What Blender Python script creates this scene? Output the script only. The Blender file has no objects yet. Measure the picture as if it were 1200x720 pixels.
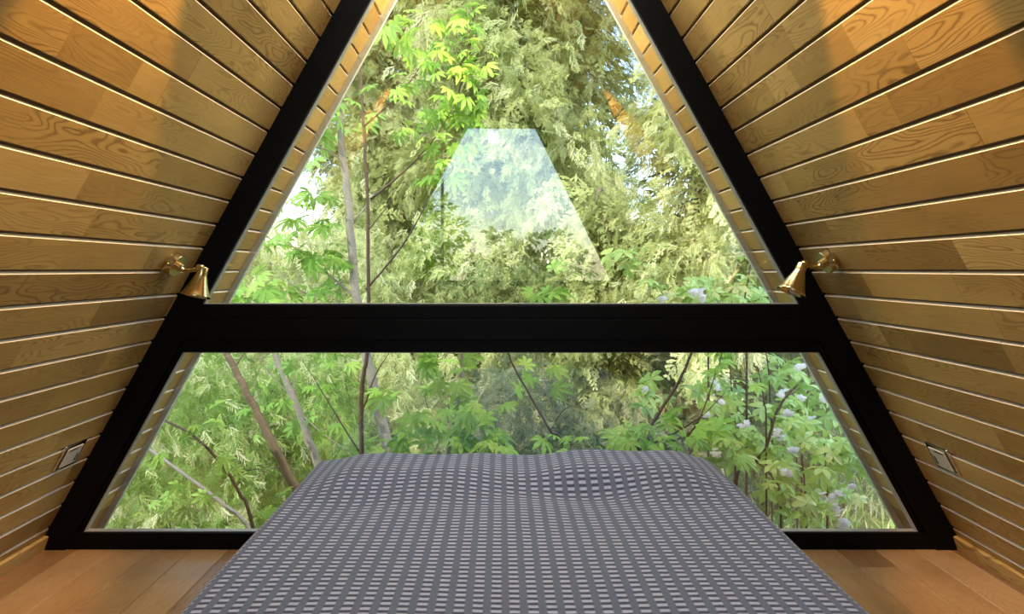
import bpy, math
import numpy as np
from mathutils import Vector, Matrix

rng = np.random.default_rng(7)
SC = bpy.context.scene
COL = SC.collection

# ------------------------------------------------------------------ measurements
F = 760.0                    # focal length in pixels of the 1200 px wide frame
CX, CY = 587.0, 316.0        # vanishing point
EYE = 1.12                   # camera height
D = 2.584                    # room side of the gable frame
TAN = 0.5525                 # half angle of the A-frame
APEX = 3.348
TH = math.atan(TAN)
SN, CS = math.sin(TH), math.cos(TH)
EAVE = 3.068                 # where the roof boards end outside
BACK = -1.1                  # rear gable
GROUND = -1.25


def wallx(z):
    return TAN * (APEX - z)


def P(x, y, d):
    """Where a sight through pixel (x, y) meets the distance d."""
    return np.array([(x - CX) / F * d, d, EYE - (y - CY) / F * d])


# ------------------------------------------------------------------ helpers
def tag(o, label=None, cat=None, group=None, kind=None):
    if label:
        o['label'] = label
    if cat:
        o['category'] = cat
    if group:
        o['group'] = group
    if kind:
        o['kind'] = kind
    return o


def empty(name, loc, label=None, cat=None, group=None):
    o = bpy.data.objects.new(name, None)
    o.empty_display_size = 0.1
    o.location = loc
    COL.objects.link(o)
    return tag(o, label, cat, group)


def link(name, me, mat, parent=None):
    o = bpy.data.objects.new(name, me)
    COL.objects.link(o)
    for m in (mat if isinstance(mat, (list, tuple)) else [mat]):
        me.materials.append(m)
    if parent is not None:
        o.parent = parent
        o.matrix_parent_inverse = Matrix.Translation(parent.location).inverted()
    return o


class MB:
    """Collects vertices, faces and per-face numbers, then links one mesh."""

    def __init__(self):
        self.v, self.f, self.tone, self.seed, self.mi, self.sm = [], [], [], [], [], []

    def add(self, verts, faces, tone=0.5, seed=0.0, mi=0, smooth=False):
        b = len(self.v)
        self.v.extend([tuple(map(float, p)) for p in verts])
        for k, f in enumerate(faces):
            self.f.append([i + b for i in f])
            self.tone.append(tone)
            self.seed.append(seed)
            self.mi.append(mi[k] if isinstance(mi, (list, tuple)) else mi)
            self.sm.append(smooth)
        return self

    def box(self, x0, x1, y0, y1, z0, z1, **k):
        v = [(x, y, z) for z in (z0, z1) for y in (y0, y1) for x in (x0, x1)]
        return self.add(v, [(0, 2, 3, 1), (4, 5, 7, 6), (0, 1, 5, 4), (2, 6, 7, 3), (0, 4, 6, 2), (1, 3, 7, 5)], **k)

    def prism(self, poly, y0, y1, **k):
        """poly: (x, z) points counter-clockwise as seen from -Y; extruded along Y."""
        n = len(poly)
        v = [(x, y0, z) for x, z in poly] + [(x, y1, z) for x, z in poly]
        fs = [tuple(range(n)), tuple(range(2 * n - 1, n - 1, -1))]
        fs += [(i + n, (i + 1) % n + n, (i + 1) % n, i) for i in range(n)]
        return self.add(v, fs, **k)

    def lathe(self, prof, o, axis, n=28, smooth=True, **k):
        """prof: (radius, distance along axis)."""
        a = Vector(axis).normalized()
        u = a.orthogonal().normalized()
        w = a.cross(u)
        vs, fs = [], []
        for r, h in prof:
            for i in range(n):
                t = 2 * math.pi * i / n
                vs.append(Vector(o) + a * h + (u * math.cos(t) + w * math.sin(t)) * r)
        for j in range(len(prof) - 1):
            for i in range(n):
                fs.append((j * n + i, j * n + (i + 1) % n, (j + 1) * n + (i + 1) % n, (j + 1) * n + i))
        return self.add(vs, fs, smooth=smooth, **k)

    def tube(self, pts, rad, n=8, sub=5, wob=0.0, **k):
        pts = np.array(pts, float)
        rad = np.array(rad if np.ndim(rad) else [rad] * len(pts), float)
        if len(pts) > 2 and sub > 1:
            q, r = [], []
            e = np.vstack([2 * pts[0] - pts[1], pts, 2 * pts[-1] - pts[-2]])
            for i in range(len(pts) - 1):
                p0, p1, p2, p3 = e[i:i + 4]
                for s in range(sub):
                    t = s / sub
                    q.append(0.5 * (2 * p1 + (p2 - p0) * t + (2 * p0 - 5 * p1 + 4 * p2 - p3) * t * t + (3 * p1 - p0 - 3 * p2 + p3) * t ** 3))
                    r.append(rad[i] * (1 - t) + rad[i + 1] * t)
            q.append(pts[-1])
            r.append(rad[-1])
            pts, rad = np.array(q), np.array(r)
        if wob:
            pts[1:-1] += rng.normal(0, wob, (len(pts) - 2, 3))
        vs, fs = [], []
        m = len(pts)
        up = None
        for i in range(m):
            d = Vector(pts[min(i + 1, m - 1)] - pts[max(i - 1, 0)]).normalized()
            if up is None:
                up = d.orthogonal().normalized()
            up = (up - d * up.dot(d)).normalized()
            w = d.cross(up)
            for j in range(n):
                t = 2 * math.pi * j / n
                vs.append(Vector(pts[i]) + (up * math.cos(t) + w * math.sin(t)) * rad[i])
        for i in range(m - 1):
            for j in range(n):
                fs.append((i * n + j, i * n + (j + 1) % n, (i + 1) * n + (j + 1) % n, (i + 1) * n + j))
        b = m * n
        vs += [Vector(pts[0]), Vector(pts[-1])]
        for j in range(n):
            fs.append((b, (j + 1) % n, j))
            fs.append((b + 1, (m - 1) * n + j, (m - 1) * n + (j + 1) % n))
        k.setdefault('smooth', True)
        return self.add(vs, fs, **k)

    def build(self, name, mat, parent=None):
        me = bpy.data.meshes.new(name)
        me.from_pydata(self.v, [], self.f)
        for nm, arr in (('tone', self.tone), ('seed', self.seed)):
            at = me.attributes.new(nm, 'FLOAT', 'FACE')
            at.data.foreach_set('value', np.array(arr, np.float32))
        me.polygons.foreach_set('material_index', np.array(self.mi, np.int32))
        me.polygons.foreach_set('use_smooth', np.array(self.sm, bool))
        me.update()
        return link(name, me, mat, parent)


def bevel(o, w, seg=2):
    m = o.modifiers.new('edge', 'BEVEL')
    m.width = w
    m.segments = seg
    m.limit_method = 'ANGLE'
    m.angle_limit = math.radians(40)
    return o


def scatter(name, tv, tf, rot, pos, scale, tone, mat, parent=None, smooth=False):
    """Copies of a leaf pattern (verts tv, quads tf) in one foliage mesh."""
    tv = np.asarray(tv, np.float32)
    tf = np.asarray(tf, np.int32)
    M, n, q = len(pos), len(tv), len(tf)
    k = tf.shape[1]
    v = np.einsum('mij,nj->mni', rot, tv) * np.asarray(scale)[:, None, None] + np.asarray(pos)[:, None, :]
    f = (tf[None] + (np.arange(M) * n)[:, None, None]).reshape(-1)
    me = bpy.data.meshes.new(name)
    me.vertices.add(M * n)
    me.vertices.foreach_set('co', v.astype(np.float32).ravel())
    me.loops.add(M * q * k)
    me.loops.foreach_set('vertex_index', f.astype(np.int32))
    me.polygons.add(M * q)
    me.polygons.foreach_set('loop_start', np.arange(M * q, dtype=np.int32) * k)
    at = me.attributes.new('tone', 'FLOAT', 'FACE')
    at.data.foreach_set('value', np.repeat(np.asarray(tone, np.float32), q))
    if smooth:
        me.polygons.foreach_set('use_smooth', np.ones(M * q, bool))
    me.update(calc_edges=True)
    me.validate()
    return link(name, me, mat, parent)


def frames(axis, normal):
    """Rotation matrices whose Y is axis and whose Z is close to normal."""
    y = axis / np.linalg.norm(axis, axis=1, keepdims=True)
    z = normal - (normal * y).sum(1, keepdims=True) * y
    z /= np.linalg.norm(z, axis=1, keepdims=True) + 1e-9
    x = np.cross(y, z)
    return np.stack([x, y, z], axis=2)


# ------------------------------------------------------------------ materials
def lin(r, g, b):
    f = lambda c: c / 12.92 if c <= 0.04045 else ((c + 0.055) / 1.055) ** 2.4
    return (f(r / 255), f(g / 255), f(b / 255), 1)


class NT:
    def __init__(self, name):
        self.m = bpy.data.materials.new(name)
        self.m.use_nodes = True
        self.t = self.m.node_tree
        self.t.nodes.clear()
        self.out = self.n('ShaderNodeOutputMaterial')

    def n(self, kind, **props):
        nd = self.t.nodes.new(kind)
        for k, v in props.items():
            setattr(nd, k, v)
        return nd

    def set(self, sock, v):
        if isinstance(v, bpy.types.NodeSocket):
            self.t.links.new(v, sock)
        else:
            sock.default_value = v

    def math(self, op, a, b=0.0, c=0.0, clamp=False):
        nd = self.n('ShaderNodeMath', operation=op, use_clamp=clamp)
        for i, x in enumerate((a, b, c)):
            self.set(nd.inputs[i], x)
        return nd.outputs[0]

    def mix(self, fac, a, b, mode='MIX'):
        nd = self.n('ShaderNodeMix', data_type='RGBA', blend_type=mode)
        self.set(nd.inputs[0], fac)
        self.set(nd.inputs[6], a)
        self.set(nd.inputs[7], b)
        return nd.outputs[2]

    def ramp(self, fac, stops, interp='LINEAR'):
        nd = self.n('ShaderNodeValToRGB')
        nd.color_ramp.interpolation = interp
        e = nd.color_ramp.elements
        while len(e) < len(stops):
            e.new(0.5)
        for el, (p, c) in zip(e, stops):
            el.position = p
            el.color = c if len(c) == 4 else (*c, 1)
        self.set(nd.inputs[0], fac)
        return nd.outputs[0]

    def attr(self, name):
        return self.n('ShaderNodeAttribute', attribute_name=name).outputs['Fac']

    def combine(self, x, y, z):
        nd = self.n('ShaderNodeCombineXYZ')
        for i, v in enumerate((x, y, z)):
            self.set(nd.inputs[i], v)
        return nd.outputs[0]

    def noise(self, vec, scale=1.0, detail=2.0, rough=0.5, dist=0.0):
        nd = self.n('ShaderNodeTexNoise')
        if vec is not None:
            self.set(nd.inputs['Vector'], vec)
        nd.inputs['Scale'].default_value = scale
        nd.inputs['Detail'].default_value = detail
        nd.inputs['Roughness'].default_value = rough
        nd.inputs['Distortion'].default_value = dist
        return nd.outputs[0]

    def obj(self):
        s = self.n('ShaderNodeSeparateXYZ')
        self.t.links.new(self.n('ShaderNodeTexCoord').outputs['Object'], s.inputs[0])
        return s.outputs

    def bump(self, h, strength=0.3, dist=0.001):
        nd = self.n('ShaderNodeBump')
        nd.inputs['Strength'].default_value = strength
        nd.inputs['Distance'].default_value = dist
        self.set(nd.inputs['Height'], h)
        return nd.outputs[0]

    def bsdf(self, col, rough=0.5, metal=0.0, spec=0.5, normal=None, **extra):
        b = self.n('ShaderNodeBsdfPrincipled')
        self.set(b.inputs['Base Color'], col)
        self.set(b.inputs['Roughness'], rough)
        b.inputs['Metallic'].default_value = metal
        b.inputs['Specular IOR Level'].default_value = spec
        for k, v in extra.items():
            self.set(b.inputs[k.replace('_', ' ')], v)
        if normal is not None:
            self.set(b.inputs['Normal'], normal)
        return b.outputs[0]

    def done(self, shader):
        self.t.links.new(shader, self.out.inputs['Surface'])
        return self.m


def wood(name, stops, across='Z', k_across=1 / CS, rough=0.42, spec=0.4, lines=0.8, knots=1.0, gscale=1.0):
    """Varnished boards that run along Y; tone and seed come from each board."""
    t = NT(name)
    o = t.obj()
    a = t.math('MULTIPLY', o[across], k_across)
    sd = t.math('MULTIPLY', t.attr('seed'), 37.0)
    big = t.noise(t.combine(t.math('MULTIPLY', o['Y'], 2.2), t.math('MULTIPLY', a, 11.0), sd), 1.0, 1.5, 0.45)
    warp = t.noise(t.combine(t.math('MULTIPLY', o['Y'], 14.0), t.math('MULTIPLY', a, 40.0), sd), 1.0, 2.0)
    ph = t.math('ADD', t.math('MULTIPLY', big, 165.0), t.math('MULTIPLY', warp, 5.0))
    ring = t.math('MULTIPLY_ADD', t.math('SINE', ph), 0.5, 0.5)
    ring = t.math('POWER', ring, 4.0)
    fib = t.noise(t.combine(t.math('MULTIPLY', o['Y'], 9.0), t.math('MULTIPLY', a, 260.0), sd), 1.0, 3.0, 0.6)
    cloud = t.noise(t.combine(t.math('MULTIPLY', o['Y'], 3.0), t.math('MULTIPLY', a, 9.0), t.math('ADD', sd, 5.0)), 1.0, 3.0, 0.6)
    tone = t.math('ADD', t.attr('tone'), t.math('MULTIPLY', t.math('SUBTRACT', cloud, 0.5), 0.55))
    col = t.ramp(tone, stops)
    show = t.noise(t.combine(t.math('MULTIPLY', o['Y'], 1.7), t.math('MULTIPLY', a, 5.0), t.math('ADD', sd, 11.0)), 1.0, 1.0)
    show = t.math('MULTIPLY', t.math('SUBTRACT', show, 0.36, clamp=True), 3.2, clamp=True)
    col = t.mix(t.math('MULTIPLY', t.math('MULTIPLY', ring, show), lines), col, (0.42, 0.33, 0.25, 1), 'MULTIPLY')
    col = t.mix(t.math('MULTIPLY', t.math('SUBTRACT', fib, 0.45, clamp=True), 0.9, clamp=True), col, (0.5, 0.4, 0.3, 1), 'MULTIPLY')
    vo = t.n('ShaderNodeTexVoronoi')
    t.set(vo.inputs['Vector'], t.combine(t.math('MULTIPLY', o['Y'], 3.2), t.math('MULTIPLY', a, 6.5), sd))
    vo.inputs['Scale'].default_value = 1.0
    kn = t.math('SUBTRACT', 1.0, t.math('MULTIPLY', vo.outputs['Distance'], 13.0), clamp=True)
    sel = t.math('GREATER_THAN', t.n('ShaderNodeSeparateColor').outputs[0], 2.0)
    sp = t.n('ShaderNodeSeparateColor')
    t.set(sp.inputs[0], vo.outputs['Color'])
    sel = t.math('GREATER_THAN', sp.outputs[0], 0.6)
    col = t.mix(t.math('MULTIPLY', t.math('MULTIPLY', kn, sel), 0.85 * knots), col, (0.06, 0.03, 0.015, 1))
    b = t.bump(t.math('ADD', t.math('MULTIPLY', ring, 0.5), fib), 0.15, 0.0008)
    r = t.math('MULTIPLY_ADD', fib, 0.2, rough - 0.1)
    return t.done(t.bsdf(col, r, spec=spec, normal=b))


WALL_STOPS = [(0.0, (0.235, 0.140, 0.044)), (0.35, (0.375, 0.245, 0.080)), (0.65, (0.475, 0.325, 0.115)), (1.0, (0.58, 0.42, 0.165))]
M_WALL = wood('wall_boards', WALL_STOPS)


def plain(name, col, rough=0.5, metal=0.0, spec=0.5, var=0.0, vscale=40.0, bumpy=0.0):
    t = NT(name)
    c = col if len(col) == 4 else (*col, 1)
    nz = t.noise(t.n('ShaderNodeTexCoord').outputs['Object'], vscale, 4.0, 0.6)
    cc = t.mix(t.math('MULTIPLY', nz, var), c, tuple(x * 0.45 for x in c[:3]) + (1,)) if var else c
    nrm = t.bump(nz, bumpy, 0.002) if bumpy else None
    rr = t.math('MULTIPLY_ADD', nz, 0.12, rough - 0.06)
    return t.done(t.bsdf(cc, rr, metal, spec, nrm))


M_LIP_HIGHLIGHT = plain('painted_lip_highlight', (0.88, 0.80, 0.66), 0.4, var=0.08, vscale=30)  # near-white colour paints the light caught on the upper board lips
M_GAP = plain('groove_shadow_board', (0.16, 0.085, 0.035), 0.7, var=0.3)
M_FLOOR = wood('oak_floor', [(0.0, (0.20, 0.105, 0.044)), (0.4, (0.30, 0.175, 0.076)), (0.7, (0.38, 0.23, 0.105)), (1.0, (0.47, 0.31, 0.16))],
               across='X', k_across=1.0, rough=0.30, spec=0.5, lines=0.35, knots=0.9)
M_BLACK = plain('black_paint', (0.0015, 0.0015, 0.0017), 0.5, spec=0.12, var=0.3, vscale=60)
M_BEAD = plain('grey_glazing_bead', (0.34, 0.34, 0.33), 0.35, spec=0.5, var=0.1)
M_FASCIA = plain('pale_metal_eave', (0.55, 0.66, 0.76), 0.4, var=0.12, vscale=12)
M_ROOF = plain('roof_sheet', (0.10, 0.095, 0.085), 0.6, var=0.3)
M_BRASS = plain('brushed_brass', (0.66, 0.51, 0.25), 0.22, metal=1.0, var=0.12, vscale=90)
M_BULB = plain('frosted_bulb', (0.85, 0.82, 0.74), 0.3)
M_CHROME = plain('chrome_plate', (0.62, 0.62, 0.66), 0.16, metal=1.0, var=0.05)
M_SATIN = plain('satin_steel', (0.62, 0.62, 0.58), 0.42, metal=0.1, var=0.1)
M_SLOT = plain('dark_slot', (0.012, 0.012, 0.016), 0.35)
M_PLASTER = plain('rear_boarding', (0.20, 0.11, 0.045), 0.6, var=0.3, vscale=8)
M_MATTRESS = plain('mattress_cloth', (0.55, 0.54, 0.52), 0.9, var=0.1)
M_BEDWOOD = plain('bed_base_wood', (0.30, 0.16, 0.07), 0.5, var=0.3, vscale=9)


def make_glass():
    t = NT('window_glass')
    f = t.n('ShaderNodeLayerWeight')
    f.inputs['Blend'].default_value = 0.5
    fac = t.math('POWER', f.outputs['Facing'], 4.0)
    fac = t.math('MULTIPLY_ADD', fac, 0.9, 0.095, clamp=True)
    tr = t.n('ShaderNodeBsdfTransparent')
    tr.inputs[0].default_value = (0.95, 0.965, 0.955, 1)
    gl = t.n('ShaderNodeBsdfGlossy')
    gl.inputs['Roughness'].default_value = 0.0
    gl.inputs[0].default_value = (1, 1, 1, 1)
    mx = t.n('ShaderNodeMixShader')
    t.set(mx.inputs[0], fac)
    t.t.links.new(tr.outputs[0], mx.inputs[1])
    t.t.links.new(gl.outputs[0], mx.inputs[2])
    return t.done(mx.outputs[0])


M_GLASS = make_glass()


def leafmat(name, stops, trans=0.4, rough=0.5, spec=0.3, tint=(0.5, 0.68, 0.12, 1)):
    t = NT(name)
    col = t.ramp(t.attr('tone'), stops)
    b = t.bsdf(col, rough, spec=spec)
    tl = t.n('ShaderNodeBsdfTranslucent')
    t.set(tl.inputs[0], t.mix(0.4, col, tint, 'MIX'))
    mx = t.n('ShaderNodeMixShader')
    mx.inputs[0].default_value = trans
    t.t.links.new(b, mx.inputs[1])
    t.t.links.new(tl.outputs[0], mx.inputs[2])
    return t.done(mx.outputs[0])


M_CONIFER = leafmat('golden_conifer_sprays', [(0.0, (0.15, 0.20, 0.06)), (0.3, (0.35, 0.39, 0.12)), (0.65, (0.55, 0.585, 0.23)), (1.0, (0.76, 0.75, 0.43))], 0.25, 0.6, tint=(0.55, 0.62, 0.2, 1))
M_DARKCON = leafmat('green_conifer_sprays', [(0.0, (0.10, 0.16, 0.05)), (0.5, (0.26, 0.32, 0.10)), (1.0, (0.54, 0.52, 0.20))], 0.2, 0.6)
M_PALM = leafmat('palmate_leaf', [(0.0, (0.12, 0.28, 0.05)), (0.45, (0.24, 0.47, 0.08)), (0.8, (0.34, 0.58, 0.12)), (1.0, (0.42, 0.60, 0.12))], 0.45, 0.42)
M_FRESH = leafmat('fresh_fine_leaf', [(0.0, (0.09, 0.20, 0.04)), (0.45, (0.26, 0.41, 0.09)), (0.72, (0.48, 0.58, 0.18)), (1.0, (0.88, 0.80, 0.52))], 0.4, 0.55)
M_RHODO = leafmat('glossy_shrub_leaf', [(0.0, (0.14, 0.28, 0.06)), (0.5, (0.34, 0.54, 0.13)), (0.85, (0.48, 0.64, 0.22)), (1.0, (0.58, 0.60, 0.24))], 0.35, 0.35, 0.5)
M_DULL = leafmat('dull_undergrowth', [(0.0, (0.06, 0.085, 0.05)), (0.5, (0.14, 0.19, 0.10)), (0.8, (0.26, 0.28, 0.14)), (1.0, (0.48, 0.42, 0.26))], 0.25, 0.6)
M_LIME = leafmat('lime_leaf', [(0.0, (0.28, 0.45, 0.04)), (0.5, (0.45, 0.66, 0.06)), (1.0, (0.66, 0.80, 0.12))], 0.65, 0.5, tint=(0.6, 0.8, 0.05, 1))
M_PETAL = leafmat('white_petal', [(0.0, (0.92, 0.90, 0.91)), (1.0, (0.95, 0.93, 0.94))], 0.45, 0.6, tint=(0.95, 0.93, 0.95, 1))
M_BARKG = plain('grey_bark', (0.36, 0.33, 0.28), 0.8, var=0.8, vscale=25, bumpy=0.6)
M_BARKB = plain('brown_bark', (0.22, 0.17, 0.105), 0.75, var=0.8, vscale=25, bumpy=0.5)
M_BARKD = plain('dark_twig_bark', (0.075, 0.05, 0.035), 0.7, var=0.5, vscale=30, bumpy=0.4)


def make_ground():
    t = NT('forest_ground')
    v = t.n('ShaderNodeTexCoord').outputs['Object']
    a = t.noise(v, 0.9, 4.0, 0.6)
    b = t.noise(v, 22.0, 5.0, 0.7)
    c = t.ramp(b, [(0.25, (0.05, 0.045, 0.025)), (0.5, (0.20, 0.17, 0.08)), (0.75, (0.42, 0.38, 0.17))])
    g = t.ramp(b, [(0.25, (0.05, 0.07, 0.02)), (0.55, (0.17, 0.22, 0.06)), (0.8, (0.45, 0.45, 0.15))])
    col = t.mix(t.math('MULTIPLY', t.math('SUBTRACT', a, 0.4, clamp=True), 4.0, clamp=True), c, g)
    return t.done(t.bsdf(col, 0.9, spec=0.1, normal=t.bump(b, 0.8, 0.03)))


M_GROUND = make_ground()


def make_cover():
    """Woven checks: columns of pale and dark cells between plain grey columns."""
    t = NT('woven_bedspread')
    uv = t.n('ShaderNodeSeparateXYZ')
    t.t.links.new(t.n('ShaderNodeTexCoord').outputs['UV'], uv.inputs[0])
    wob = t.noise(t.n('ShaderNodeTexCoord').outputs['UV'], 60.0, 2.0)
    u = t.math('ADD', t.math('DIVIDE', uv.outputs[0], 0.040), t.math('MULTIPLY', t.math('SUBTRACT', wob, 0.5), 0.12))
    v = t.math('ADD', t.math('DIVIDE', uv.outputs[1], 0.0225), t.math('MULTIPLY', t.math('SUBTRACT', wob, 0.5), 0.15))
    fu = t.math('FRACT', u)
    fv = t.math('FRACT', v)
    du = t.math('ABSOLUTE', t.math('SUBTRACT', fu, 0.5))
    dv = t.math('ABSOLUTE', t.math('SUBTRACT', fv, 0.5))
    incol = t.math('MULTIPLY', t.math('SUBTRACT', 0.325, du), 12.0, clamp=True)
    inrow = t.math('MULTIPLY', t.math('SUBTRACT', 0.315, dv), 8.0, clamp=True)
    cell = t.math('MULTIPLY', incol, inrow)
    vec = t.n('ShaderNodeTexCoord').outputs['UV']
    y1 = t.noise(t.combine(t.math('MULTIPLY', uv.outputs[0], 260.0), t.math('MULTIPLY', uv.outputs[1], 900.0), 0.0), 1.0, 2.0)
    tint = t.noise(vec, 45.0, 2.0)
    base = t.mix(incol, (0.122, 0.150, 0.222, 1), (0.064, 0.073, 0.115, 1))
    base = t.mix(t.math('MULTIPLY', t.math('SUBTRACT', tint, 0.45, clamp=True), 0.8), base, (0.108, 0.108, 0.158, 1))
    col = t.mix(cell, base, (0.40, 0.455, 0.61, 1))
    col = t.mix(t.math('MULTIPLY', y1, 0.6), col, (0.45, 0.45, 0.45, 1), 'MULTIPLY')
    h = t.math('ADD', t.math('MULTIPLY', cell, 1.0), t.math('MULTIPLY', y1, 0.4))
    return t.done(t.bsdf(col, 0.95, spec=0.1, normal=t.bump(h, 0.6, 0.003), Sheen_Weight=0.15))


M_COVER = make_cover()

# ------------------------------------------------------------------ the boarded walls
EDGES = [1.300 + 0.0928 * k for k in range(-14, 22)]       # board joints up the wall, by height


def boarded_wall(side, name):
    mb = MB()
    e = np.array([side * SN, 0, -CS])      # down the slope
    n = np.array([-side * CS, 0, -SN])     # into the room
    ap = np.array([0, 0, APEX])

    def pt(s, h, y):
        q = ap + e * s + n * h
        return (q[0], y, q[2])

    ss = sorted([(APEX - z) / CS for z in EDGES if z < APEX - 0.02] + [0.02])
    for s0, s1 in zip(ss[:-1], ss[1:]):
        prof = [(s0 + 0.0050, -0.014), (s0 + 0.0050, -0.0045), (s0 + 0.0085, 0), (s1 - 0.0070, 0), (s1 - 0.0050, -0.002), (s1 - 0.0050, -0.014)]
        tongue = [(s0 - 0.0052, -0.0115), (s0 + 0.0052, -0.0115)]
        y = BACK - rng.uniform(0, 0.5)
        while y < EAVE:
            y1 = min(y + rng.choice([0.16, 0.28, 0.4, 0.55, 0.75, 1.0]) * rng.uniform(0.8, 1.2), EAVE)
            if EAVE - y1 < 0.1:
                y1 = EAVE
            gap = 0.0016 if rng.random() < 0.22 else 0.0
            a, b = max(y, BACK), y1 - gap
            y = y1
            if b <= a:
                continue
            vs = [pt(s, h, a) for s, h in prof] + [pt(s, h, b) for s, h in prof]
            m = len(prof)
            fs = [(i, i + 1, i + 1 + m, i + m) if side > 0 else (i + m, i + 1 + m, i + 1, i) for i in range(m - 1)]
            fs += [tuple(range(m)), tuple(range(2 * m - 1, m - 1, -1))]
            tone = float(np.clip(rng.normal(0.5, 0.2), 0.02, 0.98))
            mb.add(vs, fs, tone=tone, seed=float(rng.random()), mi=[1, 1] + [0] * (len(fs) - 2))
        vs = [pt(s, h, BACK) for s, h in tongue] + [pt(s, h, EAVE) for s, h in tongue]
        mb.add(vs, [(0, 1, 3, 2)], mi=2)
    # the sheet behind the boards
    S0, S1 = 0.0, (APEX + 0.02) / CS
    vs = [pt(S0, -0.0145, BACK), pt(S1, -0.0145, BACK), pt(S1, -0.0145, EAVE), pt(S0, -0.0145, EAVE)]
    mb.add(vs, [(0, 1, 2, 3)], mi=2)
    o = mb.build(name, [M_WALL, M_LIP_HIGHLIGHT, M_GAP])
    tag(o, 'varnished wooden boards sloping inwards on the %s side of the attic' % ('left' if side < 0 else 'right'), 'wall', kind='structure')
    # roof layer outside, down to the ground
    S2 = (APEX - GROUND) / CS
    r = MB()
    a = [pt(-0.05, -0.016, 0), pt(S2, -0.016, 0), pt(S2, -0.16, 0), pt(-0.13, -0.16, 0)]
    poly = [(q[0], q[2]) for q in a]
    r.prism(poly, BACK - 0.3, EAVE)
    ro = r.build('roof_left' if side < 0 else 'roof_right', M_ROOF)
    tag(ro, 'dark roof layer over the %s boarded slope' % ('left' if side < 0 else 'right'), 'roof', kind='structure')
    f = MB()
    a = [pt(0.0, 0.026, 0), pt(S2, 0.026, 0), pt(S2, -0.17, 0), pt(-0.13, -0.17, 0)]
    f.prism([(q[0], q[2]) for q in a], EAVE, EAVE + 0.02)
    # soffit below floor level, outside
    fo = f.build('trim_1' if side < 0 else 'trim_2', M_FASCIA)
    tag(fo, 'pale metal eave strip closing the %s roof edge outside' % ('left' if side < 0 else 'right'), 'trim', kind='structure')
    lo = MB()
    a = [pt(S1 - 0.03, -0.001, 0), pt(S2, -0.001, 0), pt(S2, -0.014, 0), pt(S1 - 0.03, -0.014, 0)]
    lo.prism([(q[0], q[2]) for q in a], D + 0.13, EAVE)
    so = lo.build('trim_3' if side < 0 else 'trim_4', M_PLASTER)
    tag(so, 'brown boarding under the %s eave below floor level' % ('left' if side < 0 else 'right'), 'trim', kind='structure')


boarded_wall(-1, 'wall_left')
boarded_wall(1, 'wall_right')

# floor boards
mb = MB()
xs = np.arange(-2.0, 2.01, 0.152)
for i, (x0, x1) in enumerate(zip(xs[:-1], xs[1:])):
    y = BACK - rng.uniform(0, 1.0)
    while y < D:
        y1 = min(y + rng.uniform(0.9, 1.7), D + 0.1)
        a, b = max(y, BACK), y1
        y = y1
        if b - a < 0.02:
            continue
        g = 0.0016
        c = 0.0022
        vs = [(x0 + g, a, -0.004), (x0 + g + c, a, 0), (x1 - g - c, a, 0), (x1 - g, a, -0.004)]
        vs += [(p, b - 0.001, q) for p, _, q in vs]
        mb.add(vs, [(1, 0, 4, 5), (2, 1, 5, 6), (3, 2, 6, 7)], tone=float(np.clip(rng.normal(0.5, 0.27), 0, 1)), seed=float(rng.random()))
mb.box(-2.0, 2.0, BACK - 0.1, D + 0.12, -0.26, -0.005, mi=1)
tag(mb.build('floor', [M_FLOOR, M_GAP]), 'warm oak plank floor of the attic', 'floor', kind='structure')

for s, nm in ((-1, 'baseboard_left'), (1, 'baseboard_right')):
    mb = MB()
    h = 0.058
    p = [(s * (wallx(0) + 0.004), 0.0), (s * (wallx(0) - 0.030), 0.0), (s * (wallx(h) - 0.016), h - 0.004), (s * (wallx(h) - 0.010), h), (s * (wallx(h) + 0.004), h)]
    if s < 0:
        p = p[::-1]
    p = [(x, z) for x, z in p]
    mb.prism(p[::-1], BACK, D, tone=0.75, seed=0.3 + s * 0.1)
    tag(mb.build(nm, M_WALL), 'plain wooden skirting strip under the %s boards' % nm.split('_')[1], 'baseboard', kind='structure')

# ------------------------------------------------------------------ black gable frames
FW = 0.114          # width of the rafters, horizontally


def rafter(side, y0, y1, name, label, w=FW):
    mb = MB()
    z1 = APEX + 0.02
    z0 = 0.0
    e = 0.010
    outer = lambda z: side * (wallx(z) + e)
    inner = lambda z: side * max(wallx(z) - w, 0.0)
    zt = APEX - w / TAN
    poly = [(outer(z0), z0), (outer(APEX - 0.02), APEX - 0.02), (0.0, APEX - 0.02), (0.0, zt), (inner(z0), z0)]
    if side > 0:
        poly = poly[::-1]
    mb.prism(poly[::-1], y0, y1)
    o = mb.build(name, M_BLACK)
    return tag(bevel(o, 0.002), label, 'rafter', kind='structure')


rafter(-1, D, D + 0.020, 'trim_5', 'black painted rafter along the left edge of the front window')
rafter(1, D, D + 0.020, 'trim_6', 'black painted rafter along the right edge of the front window')
ZB1, ZB0 = EYE - (357 - CY) * D / F, EYE - (413.5 - CY) * D / F     # crossbeam
ZS = EYE - (626 - CY) * D / F                                        # sill top


def crossbar(z0, z1, y0, y1, cut=FW * 0.6):
    a, b = wallx(z0) - cut, wallx(z1) - cut
    return [(-a, z0), (a, z0), (b, z1), (-b, z1)]


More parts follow.
